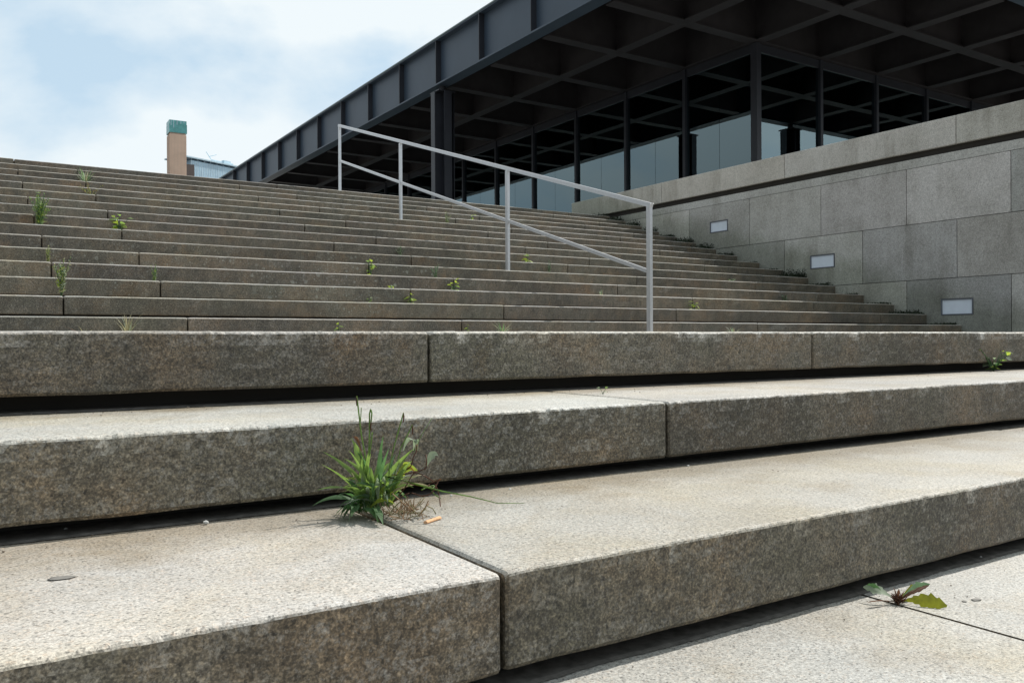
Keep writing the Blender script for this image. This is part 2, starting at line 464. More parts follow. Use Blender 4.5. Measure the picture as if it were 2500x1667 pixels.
b = NB(); random.seed(21)
YE = 13.9
for ri, (z0, z1, ph, pit_) in enumerate(rows):
    y = ph - 6 * pit_
    while y < YE:
        y1 = min(y + pit_, YE)
        tn = slab_tint()
        if ri == 0 and abs(y - 9.5) < .1: tn = (.80, .79, .77)
        if ri == 2 and abs(y - 5.385) < .1: tn = (.70, .70, .70)
        if ri == 0 and abs(y - 4.013) < .1: tn = (.74, .75, .74)
        lm = [q for q in LAMPS if q[0] > y - .3 and q[1] < y1 + .3 and OZ + q[2] > z0 - .1 and OZ + q[3] < z1 + .1]
        if lm:
            q = lm[0]; a, c, d, e = q[0] - .004, q[1] + .004, OZ + q[2] - .004, OZ + q[3] + .004
            ya, yb = y + .0045, y1 - .0045
            for (p0, p1, p2, p3) in ((ya, max(ya, min(a, yb)), z0, z1), (min(yb, max(c, ya)), yb, z0, z1), (max(a, ya), min(c, yb), z0, d), (max(a, ya), min(c, yb), e, z1)):
                if p1 - p0 > .004: box(b, XW, XW + .12, p0, p1, p2 + (.004 if p2 == z0 else 0), p3 - (.004 if p3 == z1 else 0), tn)
        else:
            box(b, XW, XW + .12, y + .0045, y1 - .0045, z0 + .004, z1 - .004, tn)
        y += pit_
wf = mesh_obj('wall_slabs', b, G_WALL, wall)
b = NB(); ys = [-2.0, 1.93, 4.69, 7.44, 10.19, 12.95, YE]
for a, c in zip(ys[:-1], ys[1:]): box(b, XW + .003, XW + .12, a + .002, c - .002, OZ + 2.299, OZ + 2.418, (.90, .90, .88))
mesh_obj('upper_band', b, G_WALL, wall)
b = NB(); box(b, XW + .10, XW + .34, -2, YE, -.02, ZT + .01); box(b, XW + .04, XW + .10, -2, YE, OZ + 2.36, OZ + 2.53)
mesh_obj('wall_core', b, DARK, wall)


def bev(bm, w, seg=2):
    bmesh.ops.bevel(bm, geom=[e for e in bm.edges], offset=w, segments=seg, affect='EDGES', profile=.6)


b = NB(); ys = [-2.2, .62, 3.34, 6.067, 8.796, 11.574, 14.326]
for i, (a, c) in enumerate(zip(ys[:-1], ys[1:])):
    t_ = NB(); box(t_, XW - .004, XW + .42, a + .004, c - .004, OZ + 2.510, OZ + 2.884); bev(t_, .012)
    l = t_.loops.layers.float_color.new('tint'); tn = rtint(.05); tn = (tn[0] * .98, tn[1] * .95, tn[2] * .91)
    for f in t_.faces:
        for lp in f.loops: lp[l] = (*tn, 1)
    me = bpy.data.meshes.new('t'); t_.to_mesh(me); t_.free(); b.from_mesh(me); bpy.data.meshes.remove(me)
mesh_obj('coping', b, G_WALL, wall)

# wall lights
for i, (a, c, d, e) in enumerate(LAMPS):
    lab = ['highest and farthest white wall light, at the right of the slim post', 'middle recessed wall light with pale frosted face, halfway down the flank wall', 'lowest and nearest recessed wall light, largest in view, near the foot of the wall'][i]
    lo = (XW, (a + c) / 2, OZ + (d + e) / 2)
    t = thing('wall_light', lab, 'wall light', lo, 'recessed lights in the flank wall')
    b = NB(); d_, e_ = OZ + d, OZ + e; w = .013
    box(b, XW - .006, XW + .06, a, a + w, d_, e_); box(b, XW - .006, XW + .06, c - w, c, d_, e_)
    box(b, XW - .005, XW + .06, a + w, c - w, d_, d_ + w); box(b, XW - .005, XW + .06, a + w, c - w, e_ - w, e_)
    mesh_obj('frame', b, LAMPF, t)
    b = NB(); box(b, XW + .008, XW + .05, a + w + .001, c - w - .001, d_ + w + .001, e_ - w - .001); mesh_obj('lens', b, LENS, t)

# ------------------------------------------------------------------ handrail
RX = 5.19
rail = thing('handrail', 'brushed steel handrail with four posts and two rails climbing the stairs', 'handrail', (RX, 5.73, STEP[3][1]))
posts = [(5.73, STEP[3][1], OZ + 1.228), (8.10, STEP[8][1], OZ + 1.958), (10.90, STEP[14][1], OZ + 2.822), (13.20, STEP[19][1], OZ + 3.555)]
for j, (y, zb, zt) in enumerate(posts):
    b = NB(); box(b, RX - .016, RX + .016, y - .024, y + .024, zb - .02, zt - (.0 if j in (0,) else .03)); bmesh.ops.bevel(b, geom=b.edges[:], offset=.003, segments=1)
    p = mesh_obj('post', b, RAILM, rail)
    b = NB(); bmesh.ops.create_cone(b, segments=20, radius1=.055, radius2=.05, depth=.008, cap_ends=True); bmesh.ops.translate(b, verts=b.verts, vec=(RX, y, zb + .004))
    sub('base_flange', b, RAILM, p, rail)


def bar(bm, p, q, w, h):
    p = Vector(p); q = Vector(q); d = (q - p).normalized(); x = Vector((1, 0, 0)); z = x.cross(d) * -1
    z = d.cross(x); z = z if z.z > 0 else -z
    vs = [bm.verts.new(c + x * sx * w / 2 + z * sz * h / 2) for c in (p, q) for sx, sz in ((-1, -1), (1, -1), (1, 1), (-1, 1))]
    for f in ((3, 2, 1, 0), (4, 5, 6, 7), (0, 1, 5, 4), (1, 2, 6, 5), (2, 3, 7, 6), (3, 0, 4, 7)): bm.faces.new([vs[i] for i in f])


b = NB(); bar(b, (RX, 5.70, OZ + 1.205), (RX, 13.23, OZ + 3.543), .038, .040); bmesh.ops.bevel(b, geom=b.edges[:], offset=.004, segments=2)
mesh_obj('top_rail', b, RAILM, rail)
b = NB(); bar(b, (RX, 5.765, OZ + .622), (RX, 13.17, OZ + 2.95), .024, .034); bmesh.ops.bevel(b, geom=b.edges[:], offset=.003, segments=1)
mesh_obj('lower_rail', b, RAILM, rail)

# ------------------------------------------------------------------ museum
XG, YR, ZB, ZTP, M = 17.25, 13.99, OZ + 10.851, OZ + 12.81, 3.6
NM = 18; XE = XG + M * NM; YE2 = YR + M * NM
mus = thing('museum_building', 'low dark steel and glass pavilion with a vast flat coffered roof on the terrace', 'building', (XG, YR, ZT))
b = NB(); box(b, XG - .05, XE + .05, YR - .05, YE2 + .05, ZTP - .12, ZTP - .04)
roof = mesh_obj('roof', b, STEEL, mus)


def ibeam(bm, along, c, a0, a1, z0, z1, fl=.225, tw=.02, dz=0.0):
    if along == 'y':
        box(bm, c - tw, c + tw, a0, a1, z0 + .045, z1); box(bm, c - fl, c + fl, a0, a1, z0 + dz, z0 + .045 + dz * .5)
    else:
        box(bm, a0, a1, c - tw, c + tw, z0 + .045, z1); box(bm, a0, a1, c - fl, c + fl, z0 + dz, z0 + .045 + dz * .5)


for i in range(1, NM):
    b = NB(); ibeam(b, 'y', XG + M * i, YR + .3, YE2 - .3, ZB, ZTP - .13, dz=.006); sub('ceiling_beam', b, FLNG, roof, mus)
    b = NB(); ibeam(b, 'x', YR + M * i, XG + .3, XE - .3, ZB, ZTP - .131, dz=.0); sub('ceiling_beam', b, FLNG, roof, mus)
# fascia girders on the four edges
for nm, side in (('edge_girder', 'l'), ('edge_girder', 'f'), ('edge_girder', 'r'), ('edge_girder', 'b')):
    b = NB()
    if side in 'lr':
        c = XG - .09 if side == 'l' else XE + .09
        box(b, c - .02, c + .02, YR - .30, YE2 + .30, ZB + .06, ZTP - .06)
        box(b, c - .27, c + .27, YR - .36, YE2 + .36, ZB - .004, ZB + .06); box(b, c - .27, c + .27, YR - .36, YE2 + .36, ZTP - .06, ZTP - .01)
    else:
        c = YR - .09 if side == 'f' else YE2 + .09
        box(b, XG - .30, XE + .30, c - .02, c + .02, ZB + .058, ZTP - .062)
        box(b, XG - .35, XE + .35, c - .26, c + .26, ZB - .007, ZB + .057); box(b, XG - .35, XE + .35, c - .26, c + .26, ZTP - .057, ZTP - .013)
    gd = sub(nm, b, FASC, roof, mus)
for i in range(0, NM + 1):
    b = NB(); c = XG - .09; y = YR + M * i
    box(b, c - .262, c - .02, y - .022, y + .022, ZB + .06, ZTP - .06); sub('stiffener', b, STEEL, roof, mus)  # darker steel than the girders puts the stiffeners' shaded side into the colour
for i in range(1, NM + 1):
    b = NB(); c = YR - .09; x = XG + M * i
    box(b, x - .022, x + .022, c - .252, c - .02, ZB + .06, ZTP - .06); sub('stiffener', b, STEEL, roof, mus)
b = NB()
box(b, XG - .385, XG - .16, YR - .40, YE2 + .40, ZTP - .008, ZTP + .045); box(b, XG - .16, XE + .38, YR - .40, YR - .16, ZTP - .009, ZTP + .044)
sub('roof_edge', b, COPPER, roof, mus)
# columns (cruciform, pin jointed)
for (i, j) in ((0, 5), (0, 13), (5, 0), (13, 0), (18, 5), (18, 13), (5, 18), (13, 18)):
    x, y = XG + M * i + (-.02 if i == 0 else 0), YR + M * j; b = NB()
    z0, z1 = ZT - .01, ZB - .30; A, F, T_ = .46, .17, .02
    box(b, x - A, x + A, y - T_, y + T_, z0, z1); box(b, x - T_, x + T_, y - A, y - T_, z0, z1); box(b, x - T_, x + T_, y + T_, y + A, z0, z1)
    for s in (-1, 1):
        box(b, x + s * A - .02, x + s * A + .02, y - F, y + F, z0, z1 + .002); box(b, x - F, x + F, y + s * A - .02, y + s * A + .02, z0, z1 + .002)
    box(b, x - .40, x + .40, y - .40, y + .40, z1, z1 + .05)
    cl = mesh_obj('column', b, STEEL, mus)
    b = NB(); bmesh.ops.create_cone(b, segments=24, radius1=.13, radius2=.13, depth=.26, cap_ends=True); bmesh.ops.translate(b, verts=b.verts, vec=(x, y, ZB - .12)); sub('hinge', b, STEEL, cl, mus)
# glass hall
GX0, GY0 = XG + 2 * M, YR + 2 * M; GX1, GY1 = XE - 2 * M, YE2 - 2 * M
b = NB(); zf = ZB - .02
box(b, GX0 - .06, GX0 + .06, GY0, GY1, zf - .30, zf); box(b, GX0 + .06, GX1, GY0 - .06, GY0 + .06, zf - .30, zf - .001)
box(b, GX0 - .055, GX0 + .055, GY0, GY1, ZT, ZT + .16); box(b, GX0 + .055, GX1, GY0 - .055, GY0 + .055, ZT, ZT + .16)
gw = mesh_obj('glass_wall', b, STEEL, mus)
for i in range(15):
    w = .15 if i == 0 else .075
    b = NB(); y = GY0 + M * i; box(b, GX0 - .13, GX0 + .10, y - w, y + w, ZT, zf - .002); sub('mullion', b, STEEL, gw, mus)
    if i: b = NB(); x = GX0 + M * i; box(b, x - w, x + w, GY0 - .13, GY0 + .10, ZT, zf - .002); sub('mullion', b, STEEL, gw, mus)
for i in range(14):
    for h_ in (0, 1):
        b = NB(); y = GY0 + M * i + h_ * 1.8; box(b, GX0 - .009, GX0 + .009, y + .008, y + 1.792, ZT + .14, zf - .28); sub('pane', b, GLASS, gw, mus)
        b = NB(); x = GX0 + M * i + h_ * 1.8; box(b, x + .008, x + 1.792, GY0 - .009, GY0 + .009, ZT + .14, zf - .28); sub('pane', b, GLASS, gw, mus)
b = NB(); box(b, GX0 + .3, GX1 + .2, GY1, GY1 + .2, ZT, ZB + 1); box(b, GX1, GX1 + .2, GY0 - .05, GY1, ZT, ZB + 1)
box(b, GX0 + 9, GX0 + 9.3, GY0 + 6, GY0 + 40, ZT, ZT + 6.5); box(b, GX0 + 8, GX0 + 38, GY0 + 10, GY0 + 10.3, ZT, ZT + 6.5)
mesh_obj('blocking_inner_wall', b, INT, mus)  # dark walls added inside to block the sky showing through the far glass

# ------------------------------------------------------------------ far buildings


def farpt(x, D):
    a = YAW + math.atan((x - 1250) / FPX); return Vector((D * math.sin(a), D * math.cos(a), 0))


def rotbox(bm, c, ux, x0, x1, y0, y1, z0, z1):
    uy = Vector((-ux.y, ux.x, 0))
    v = [bm.verts.new(c + ux * x + uy * y + Vector((0, 0, z))) for z in (z0, z1) for y in (y0, y1) for x in (x0, x1)]
    for q in ((0, 2, 3, 1), (4, 5, 7, 6), (0, 1, 5, 4), (1, 3, 7, 5), (3, 2, 6, 7), (2, 0, 4, 6)): bm.faces.new([v[i] for i in q])


def zpix(x, y, D):
    d = px2ray(x, y); h = math.hypot(d.x, d.y); return CZ + d.z / h * D


D = 400; c = farpt(416.6, D)
va = math.atan2(c.x, c.y)
ux = Vector((math.cos(-va + .16), math.sin(-va + .16), 0))   # direction of the broad face
W1 = (450.4 - 416.6) / FPX * D * 1.03 / 1; W1 *= 1 / math.cos(math.atan((433 - 1250) / FPX)) ** 1 * 1
ztop = zpix(430, 293.5, D); zsh = zpix(430, 328, D)
tow = thing('tower', 'slender terracotta tower topped by an open green glass cube beyond the steps', 'tower', c)
b = NB(); rotbox(b, c, ux, 0, W1 * .97, 0, W1 * .97, 0, zsh)
shaft = mesh_obj('shaft', b, TERR, tow)
b = NB()
for k in range(6): rotbox(b, c, ux, -.03 - .0 * k, .02, W1 * .97 * (k + .5) / 6 - .25, W1 * .97 * (k + .5) / 6 + .25, 0, zsh)
for k in range(12):
    rotbox(b, c, ux, W1 * .97 * (k + .5) / 12 - .05, W1 * .97 * (k + .5) / 12 + .05, -.05, .02, 0, zsh - .3)
sub('fluting', b, TERS, shaft, tow)
b = NB(); hh = ztop - zsh
rotbox(b, c, ux, .3, W1 - .5, .3, W1 - .5, zsh, ztop - 2.2)
lan = mesh_obj('lantern', b, TERS, tow)
b = NB()
nfin = 15
for k in range(nfin):
    z = zsh + .8 + (hh - 2.4) * k / nfin; rotbox(b, c, ux, -.12, W1 + .05, -.12, W1 + .05, z, z + (hh - 2.4) / nfin * .9)
sub('glass_louvre', b, TEAL, lan, tow)
b = NB()
for k in range(5):
    x = (W1 - .15) * k / 5; rotbox(b, c, ux, x, x + 1.44, -.1, -.04, ztop - 2.3, ztop); rotbox(b, c, ux, x, x + 1.44, W1, W1 + .05, ztop - 2.3, ztop)
    rotbox(b, c, ux, -.1, -.04, x, x + 1.44, ztop - 2.3, ztop)
sub('glass_fin', b, TEAL, lan, tow)
b = NB()
for x, h_ in ((.5, 2.4), (1.6, 3.4), (3.0, 2.0), (4.6, 1.4), (5.9, 1.1)): rotbox(b, c, ux, x, x + .28, -.17, -.11, ztop - h_, ztop + .02)
sub('glass_edge', b, GPALE, lan, tow)
# brown stair block beside the tower
# glass office building
D2 = 430; c2 = farpt(468, D2); va2 = math.atan2(c2.x, c2.y)
ux2 = Vector((math.cos(-va2 + .62), math.sin(-va2 + .62), 0))
off = thing('office_building', 'blue glass office block with a thin projecting roof and a brown side wing', 'building', c2)


def zr(x, y, dd): return zpix(x, y, dd)


zt2 = zpix(468, 391, D2); Lw = 95
b = NB(); rotbox(b, c2, ux2, 0, Lw, 0, 18, 0, zt2); body = mesh_obj('body', b, GBLUE, off)
b = NB()
for k in range(95):
    rotbox(b, c2, ux2, k * 1.0 + .05, k * 1.0 + (.42 if k % 3 else .62), -.12, .02, zt2 - 7.5, zt2 - .2)
    if k % 2: rotbox(b, c2, ux2, k * 1.0 + .05, k * 1.0 + .25, -.10, .02, zt2 - 24, zt2 - 8.2)
sub('fin', b, GPALE, body, off)
b = NB(); rotbox(b, c2, ux2, -.1, Lw, -.14, .03, zt2 - 8.2, zt2 - 7.5); sub('ledge', b, plain('slate_band', (.22, .32, .40), .6), body, off)
b = NB(); rotbox(b, c2, ux2, -4.5, Lw, -1.0, 14, zt2 + .9, zt2 + 1.5)
rf = mesh_obj('roof', b, GPALE, off)
b = NB()
for k in range(26): rotbox(b, c2, ux2, k * 3.6 + .2, k * 3.6 + .35, -.2, -.05, zt2 - .1, zt2 + 1)
sub('roof_strut', b, GPALE, rf, off)
b = NB(); c3 = farpt(441, D2 - 6); ux3 = Vector((math.cos(-va2), math.sin(-va2), 0))
rotbox(b, c3, ux3, 0, 27 / FPX * D2 * 1.14, 0, 8, 0, zpix(452, 401, D2 - 6)); mesh_obj('side_wing', b, plain('brown_cladding', (.17, .14, .13), .8), off)
# maintenance crane on its roof
pA, pB = 530, 574
c4 = c2 + ux2 * 20 + Vector((-ux2.y, ux2.x, 0)) * 3 + Vector((0, 0, zt2 + 1.5))
cr_ = thing('maintenance_crane', 'small grey facade crane lying flat on the glass office roof', 'crane', c4)
b = NB(); rotbox(b, c4, ux2, -6, 6.5, -.3, .3, .9, 1.5); mesh_obj('boom', b, GPALE, cr_)
b = NB(); rotbox(b, c4, ux2, .5, 4.5, -1, 1, 0, 2.2); mesh_obj('carriage', b, GPALE, cr_)
b = NB()


def stick(bm, p, q, r, seg=6):
    p = Vector(p); q = Vector(q); d = (q - p); ln = d.length; d.normalize()
    x = d.orthogonal().normalized(); y = d.cross(x)
    A_ = [bm.verts.new(p + (x * math.cos(2 * math.pi * i / seg) + y * math.sin(2 * math.pi * i / seg)) * r) for i in range(seg)]
    B_ = [bm.verts.new(q + (x * math.cos(2 * math.pi * i / seg) + y * math.sin(2 * math.pi * i / seg)) * r * .8) for i in range(seg)]
    for i in range(seg): bm.faces.new((A_[i], A_[(i + 1) % seg], B_[(i + 1) % seg], B_[i]))
    bm.faces.new(list(reversed(A_))); bm.faces.new(B_)


e = c4 + ux2 * -6 + Vector((0, 0, 1.2))
stick(b, e, e + ux2 * -3.2 + Vector((0, 0, 3.6)), .22); stick(b, e + ux2 * -1.2 + Vector((0, 0, 1.6)), e + ux2 * 2.8 + Vector((0, 0, 3.2)), .2)
mesh_obj('jib', b, GPALE, cr_)

# ------------------------------------------------------------------ plants


def ribbon(bm, pts, widths, side, fold=.25, mat=0, wob=0):
    """leaf blade along pts, folded along its midrib"""
    prev = None
    for i, (p, w) in enumerate(zip(pts, widths)):
        t = (pts[min(i + 1, len(pts) - 1)] - pts[max(i - 1, 0)]).normalized()
        s = side - t * side.dot(t)
        s = s.normalized() if s.length > 1e-5 else t.orthogonal().normalized()
        n = s.cross(t)
        wl = w * (1 + random.uniform(-wob, wob)); wr = w * (1 + random.uniform(-wob, wob))
        cur = (bm.verts.new(p - s * wl + n * wl * fold), bm.verts.new(p), bm.verts.new(p + s * wr + n * wr * fold))
        if prev:
            for a in (0, 1):
                f = bm.faces.new((prev[a], prev[a + 1], cur[a + 1], cur[a])); f.material_index = mat; f.smooth = True
        prev = cur


def bez(p0, p1, p2, n):
    return [p0 * (1 - t) ** 2 + p1 * 2 * t * (1 - t) + p2 * t * t for t in [i / n for i in range(n + 1)]]


def prof(n, peak=.55, mx=1, tip=.02):
    o = []
    for i in range(n + 1):
        t = i / n
        v = (t / peak) ** .8 if t < peak else (1 - (t - peak) / (1 - peak)) ** .9
        o.append(max(tip, v) * mx)
    o[0] = max(o[0], .25 * mx); return o


def tube(bm, pts, r, mat=0, seg=5):
    rings = []
    for i, p in enumerate(pts):
        t = (pts[min(i + 1, len(pts) - 1)] - pts[max(i - 1, 0)]).normalized(); x = t.orthogonal().normalized(); y = t.cross(x)
        rr = r if not isinstance(r, (list, tuple)) else r[i]
        rings.append([bm.verts.new(p + (x * math.cos(2 * math.pi * k / seg) + y * math.sin(2 * math.pi * k / seg)) * rr) for k in range(seg)])
    for a, b_ in zip(rings[:-1], rings[1:]):
        for k in range(seg):
            f = bm.faces.new((a[k], a[(k + 1) % seg], b_[(k + 1) % seg], b_[k])); f.material_index = mat; f.smooth = True


RG, UP, FW = rgt.copy(), Vector((0, 0, 1)), Vector((fwd.x, fwd.y, 0)).normalized()
UPV = UP


def rv(a=1): return Vector((random.uniform(-a, a), random.uniform(-a, a), random.uniform(-a, a)))


# --- the big plantain on the first tread
random.seed(5)
pc = atz(912, 1258, STEP[1][1]) ; PD = pc.dot(Vector((fwd.x, fwd.y, 0)))
big = thing('weed', 'largest weed, tall tuft of narrow green leaves with thin stalks on the lowest step', 'weed', pc)
mpp = PD / FPX


def loc(px, py, dep=0.0):
    """point of the plant seen at a pixel, dep metres behind (+) or in front of its foot"""
    d = px2ray(px, py); k = (PD + dep) / d.dot(fwd); q = d * k; return Vector((q.x, q.y, max(q.z + CZ, STEP[1][1] + .003)))


LV = NB()


def blade(tip, base=None, w=.0045, dep=0, bend=.35, mat=0, n=9, peak=.5, lift=.02, side=None, fold=.35):
    b0 = (base or pc) + Vector((random.uniform(-.014, .014), random.uniform(-.012, .012), 0)); tp = loc(*tip, dep)
    mid = b0.lerp(tp, .5) + UP * (lift + bend * .06) - (tp - b0).cross(UP).normalized() * 0
    pts = bez(b0, mid, tp, n)
    s = side or ((tp - b0).cross(UP) + RG * .3 + rv(.3)).normalized()
    if side is None:
        s = (s * .6 + RG * random.uniform(.2, .8)).normalized()
    ribbon(LV, pts, prof(n, peak, w * .9), s, fold, mat)


c0 = loc(905, 1245); c1 = loc(925, 1235); c2_ = loc(945, 1230); c3_ = loc(890, 1250)
for tip, dep, w, lf, m in [((788, 1102), -.02, .0045, .0, 0), ((785, 1133), .0, .0045, -.005, 0), ((839, 1118), -.03, .005, .0, 0), ((774, 1196), -.05, .0055, .012, 0),
                          ((762, 1235), -.02, .005, .016, 1), ((875, 1115), .03, .004, .01, 0), ((857, 1068), .02, .0062, .0, 0), ((936, 1062), .0, .0042, .01, 1),
                          ((930, 1098), .03, .004, .0, 1), ((980, 1128), .02, .0068, .0, 3), ((962, 1120), .05, .0065, .0, 0), ((990, 1115), .06, .006, .01, 1), ((948, 1130), .0, .0055, 0, 0),
                          ((905, 1140), -.02, .005, 0, 0), ((893, 1170), -.03, .005, 0, 0), ((868, 1178), -.03, .005, .01, 0), ((920, 1165), -.05, .005, .0, 3), ((1000, 1145), .03, .005, .01, 0),
                          ((1040, 1160), .02, .003, .01, 4), ((1020, 1165), .0, .004, .015, 0), ((985, 1165), -.01, .005, .01, 0), ((965, 1160), -.03, .005, .01, 0), ((1010, 1190), -.02, .005, .012, 0),
                          ((940, 1185), -.04, .004, .0, 2), ((880, 1200), -.05, .0045, .01, 0), ((1060, 1192), .0, .0035, .02, 4), ((900, 1175), .01, .0055, 0, 2)]:
    blade(tip, random.choice((c0, c0, c1, c2_)), w, dep, lift=lf, mat=m, n=10)
for k in range(30):
    blade((random.uniform(850, 1012), random.uniform(1085, 1185)), random.choice((c0, c1, c1, c2_, c3_)), random.uniform(.0032, .0056), random.uniform(-.05, .06), lift=random.uniform(-.005, .01), mat=random.choice((0, 0, 0, 1, 1, 3, 4)))
for k in range(80):
    a = random.uniform(-1, 1) ** 1; blade((905 + a * 75 + random.uniform(-15, 15), random.uniform(1165, 1235)), random.choice((c0, c1, c2_)), random.uniform(.003, .005), random.uniform(-.06, .06), lift=random.uniform(0, .02), mat=random.choice((0, 0, 0, 1, 2, 1, 3)))
# low dark rosette in front
for tip, dep in [((826, 1288), -.06), ((836, 1270), -.05), ((815, 1262), -.03), ((822, 1245), -.02), ((858, 1262), -.07), ((922, 1296), -.09), ((936, 1289), -.09), ((928, 1285), -.08), ((850, 1285), -.08), ((870, 1240), -.02), ((818, 1275), -.045), ((845, 1250), -.05)]:
    blade(tip, random.choice((c0, c3_)), random.uniform(.008, .011), dep, lift=.010, mat=1, peak=.62, fold=.12, side=(RG * random.uniform(-.2, .3) + FW).normalized())
# left bronze leaf
blade((862, 1075), loc(895, 1200), .0075, -.01, lift=.0, mat=0, peak=.6); blade((858, 1068), loc(872, 1100), .0035, -.01, lift=0, mat=5)
mesh_obj('leaves', LV, [LF_G, LF_D, LF_Y, LF_P, LF_S, LF_B], big)
ST = NB()
for pts, r in [([(905, 1240), (893, 1120), (882, 1060), (871, 967)], .0013), ([(900, 1235), (899, 1140), (902, 1060), (902, 1010), (905, 998), (908, 1008), (906, 1030)], .0013), ([(925, 1240), (948, 1150), (962, 1090), (985, 1007)], .0011),
               ([(945, 1235), (965, 1150), (978, 1095), (1007, 1037)], .0011), ([(880, 1030), (882, 995)], .0008), ([(1010, 1105), (1030, 1060), (1055, 1020)], .0005), ([(898, 1130), (905, 1090), (909, 1055)], .0012)]:
    P_ = [loc(x, y, .0) for x, y in pts]; Q = []
    for a, b_ in zip(P_[:-1], P_[1:]): Q += [a.lerp(b_, t / 4) for t in range(4)]
    Q.append(P_[-1]); tube(ST, Q, r, 0)
for x, y in ((871, 967), (985, 1007), (1007, 1037), (906, 1030)):
    a = loc(x, y); tube(ST, [a, a + UP * -.007 + rv(.001), a + UP * -.016], [.0008, .0015, .0009], 1)
Q = [loc(940, 1162, -.02), loc(1010, 1180, -.03), loc(1080, 1199, -.05), loc(1150, 1212, -.07), loc(1215, 1228, -.09), loc(1280, 1228, -.10)]
tube(ST, Q, [.0014, .0013, .0012, .0010, .0007, .0004], 0)
for path in ([(950, 1235), (990, 1190), (1010, 1150), (1035, 1160), (1060, 1175), (1072, 1205), (1075, 1235)], [(960, 1225), (1000, 1200), (1030, 1212), (1055, 1205), (1072, 1170)], [(1000, 1180), (1045, 1190), (1048, 1180), (1075, 1170)],
             [(955, 1160), (1000, 1155), (1040, 1145), (1042, 1128), (1040, 1110)], [(985, 1150), (1005, 1138), (1008, 1115), (1018, 1100), (1018, 1085)], [(1030, 1195), (1043, 1188), (1065, 1183), (1052, 1196), (1062, 1208), (1075, 1215)]):
    P_ = [loc(x, y, random.uniform(-.03, .01)) for x, y in path]; Q = []
    for i in range(len(P_) - 1):
        for t in range(4):
            Q.append(P_[i].lerp(P_[i + 1], t / 4))
    Q.append(P_[-1])
    for _ in range(2): Q = [Q[0]] + [(Q[i - 1] + Q[i] * 2 + Q[i + 1]) / 4 for i in range(1, len(Q) - 1)] + [Q[-1]]
    tube(ST, Q, .0011, random.choice((0, 0, 1)))
mesh_obj('stalks', ST, [LF_G, LF_B], big)
# wilted leaves and bud at the right
b = NB()
LV = b; blade((1070, 1113), loc(1040, 1135), .0075, .0, lift=0, mat=0, peak=.45, side=(RG * .4 - UP * .8).normalized()); blade((1022, 1152), loc(982, 1160), .009, -.01, lift=.0, mat=1, peak=.4, side=UP.copy(), fold=.1); blade((1000, 1130), loc(985, 1165), .007, -.01, lift=.0, mat=1, peak=.5, side=RG.copy(), fold=.1)
blade((1015, 1155), loc(990, 1155), .004, -.012, lift=.0, mat=2, peak=.5, side=UP.copy())
for k in range(3): blade((1008 + k * 5, 1075 + k * 5), loc(1008, 1100), .005, 0, lift=0, mat=0, peak=.6)
mesh_obj('wilted_leaves', b, [LF_P, LF_Y, LF_O], big)
b = NB()
random.seed(9)
for k in range(85):
    s = loc(random.gauss(985, 30), random.uniform(1238, 1290), random.uniform(-.06, .02)); e = s + Vector((random.uniform(-.025, .025), random.uniform(-.02, .02), random.uniform(-.004, .028)))
    if e.z < STEP[1][1] + .002: e.z = STEP[1][1] + .002
    tube(b, [s, s.lerp(e, .5) + rv(.003), e], random.uniform(.0004, .0011), random.choice((0, 0, 1)))
mesh_obj('dead_stems', b, [DRY, LF_S], big)
# cigarette filter beside it
pf = atz(1056, 1274, STEP[1][1]) + UP * .0045
b = NB(); dv = (atz(1085, 1266, STEP[1][1]) - atz(1035, 1283, STEP[1][1])); dl = min(dv.length, .040); dv.normalize()
tube(b, [pf - dv * dl * .5, pf - dv * dl * .2, pf, pf + dv * dl * .25, pf + dv * dl * .5], [.0040, .0043, .0042, .0043, .0044], 0, 12)
es = [b.verts[i] for i in range(0)]
b.verts.ensure_lookup_table(); b.faces.new([b.verts[i] for i in range(12)]); b.faces.new([b.verts[len(b.verts) - 12 + i] for i in range(12)])
for v_ in b.verts: v_.co.z = pf.z - .0012 + (v_.co.z - pf.z) * .62
o = mesh_obj('cigarette_butt', b, FILT, None, pf); tag(o, 'orange brown cigarette butt lying beside the tall green tuft', 'cigarette butt')

# --- dandelion on the pavement
random.seed(3)
pd = atz(2192, 1472, 0.0); PD2 = pd.dot(Vector((fwd.x, fwd.y, 0)))
dan = thing('weed', 'small dandelion rosette with one large yellow green leaf in the pavement joint', 'weed', pd)


def loc2(px, py, dep=0.0, base=PD2, z0=.003):
    d = px2ray(px, py); k = (base + dep) / d.dot(fwd); q = d * k; return Vector((q.x, q.y, max(q.z + CZ, z0)))


def toothed(bm, pts, w, side, mat=0, teeth=4, fold=.08):
    n = len(pts) - 1; ws = []
    for i in range(n + 1):
        t = i / n
        env = (t / .68) ** 1.25 if t < .68 else max(0.02, (1 - (t - .68) / .32)) ** .55
        saw = 1 - .42 * ((t * teeth) % 1)
        ws.append(max(.07, env * saw) * w)
    ribbon(bm, pts, ws, side, fold, mat)


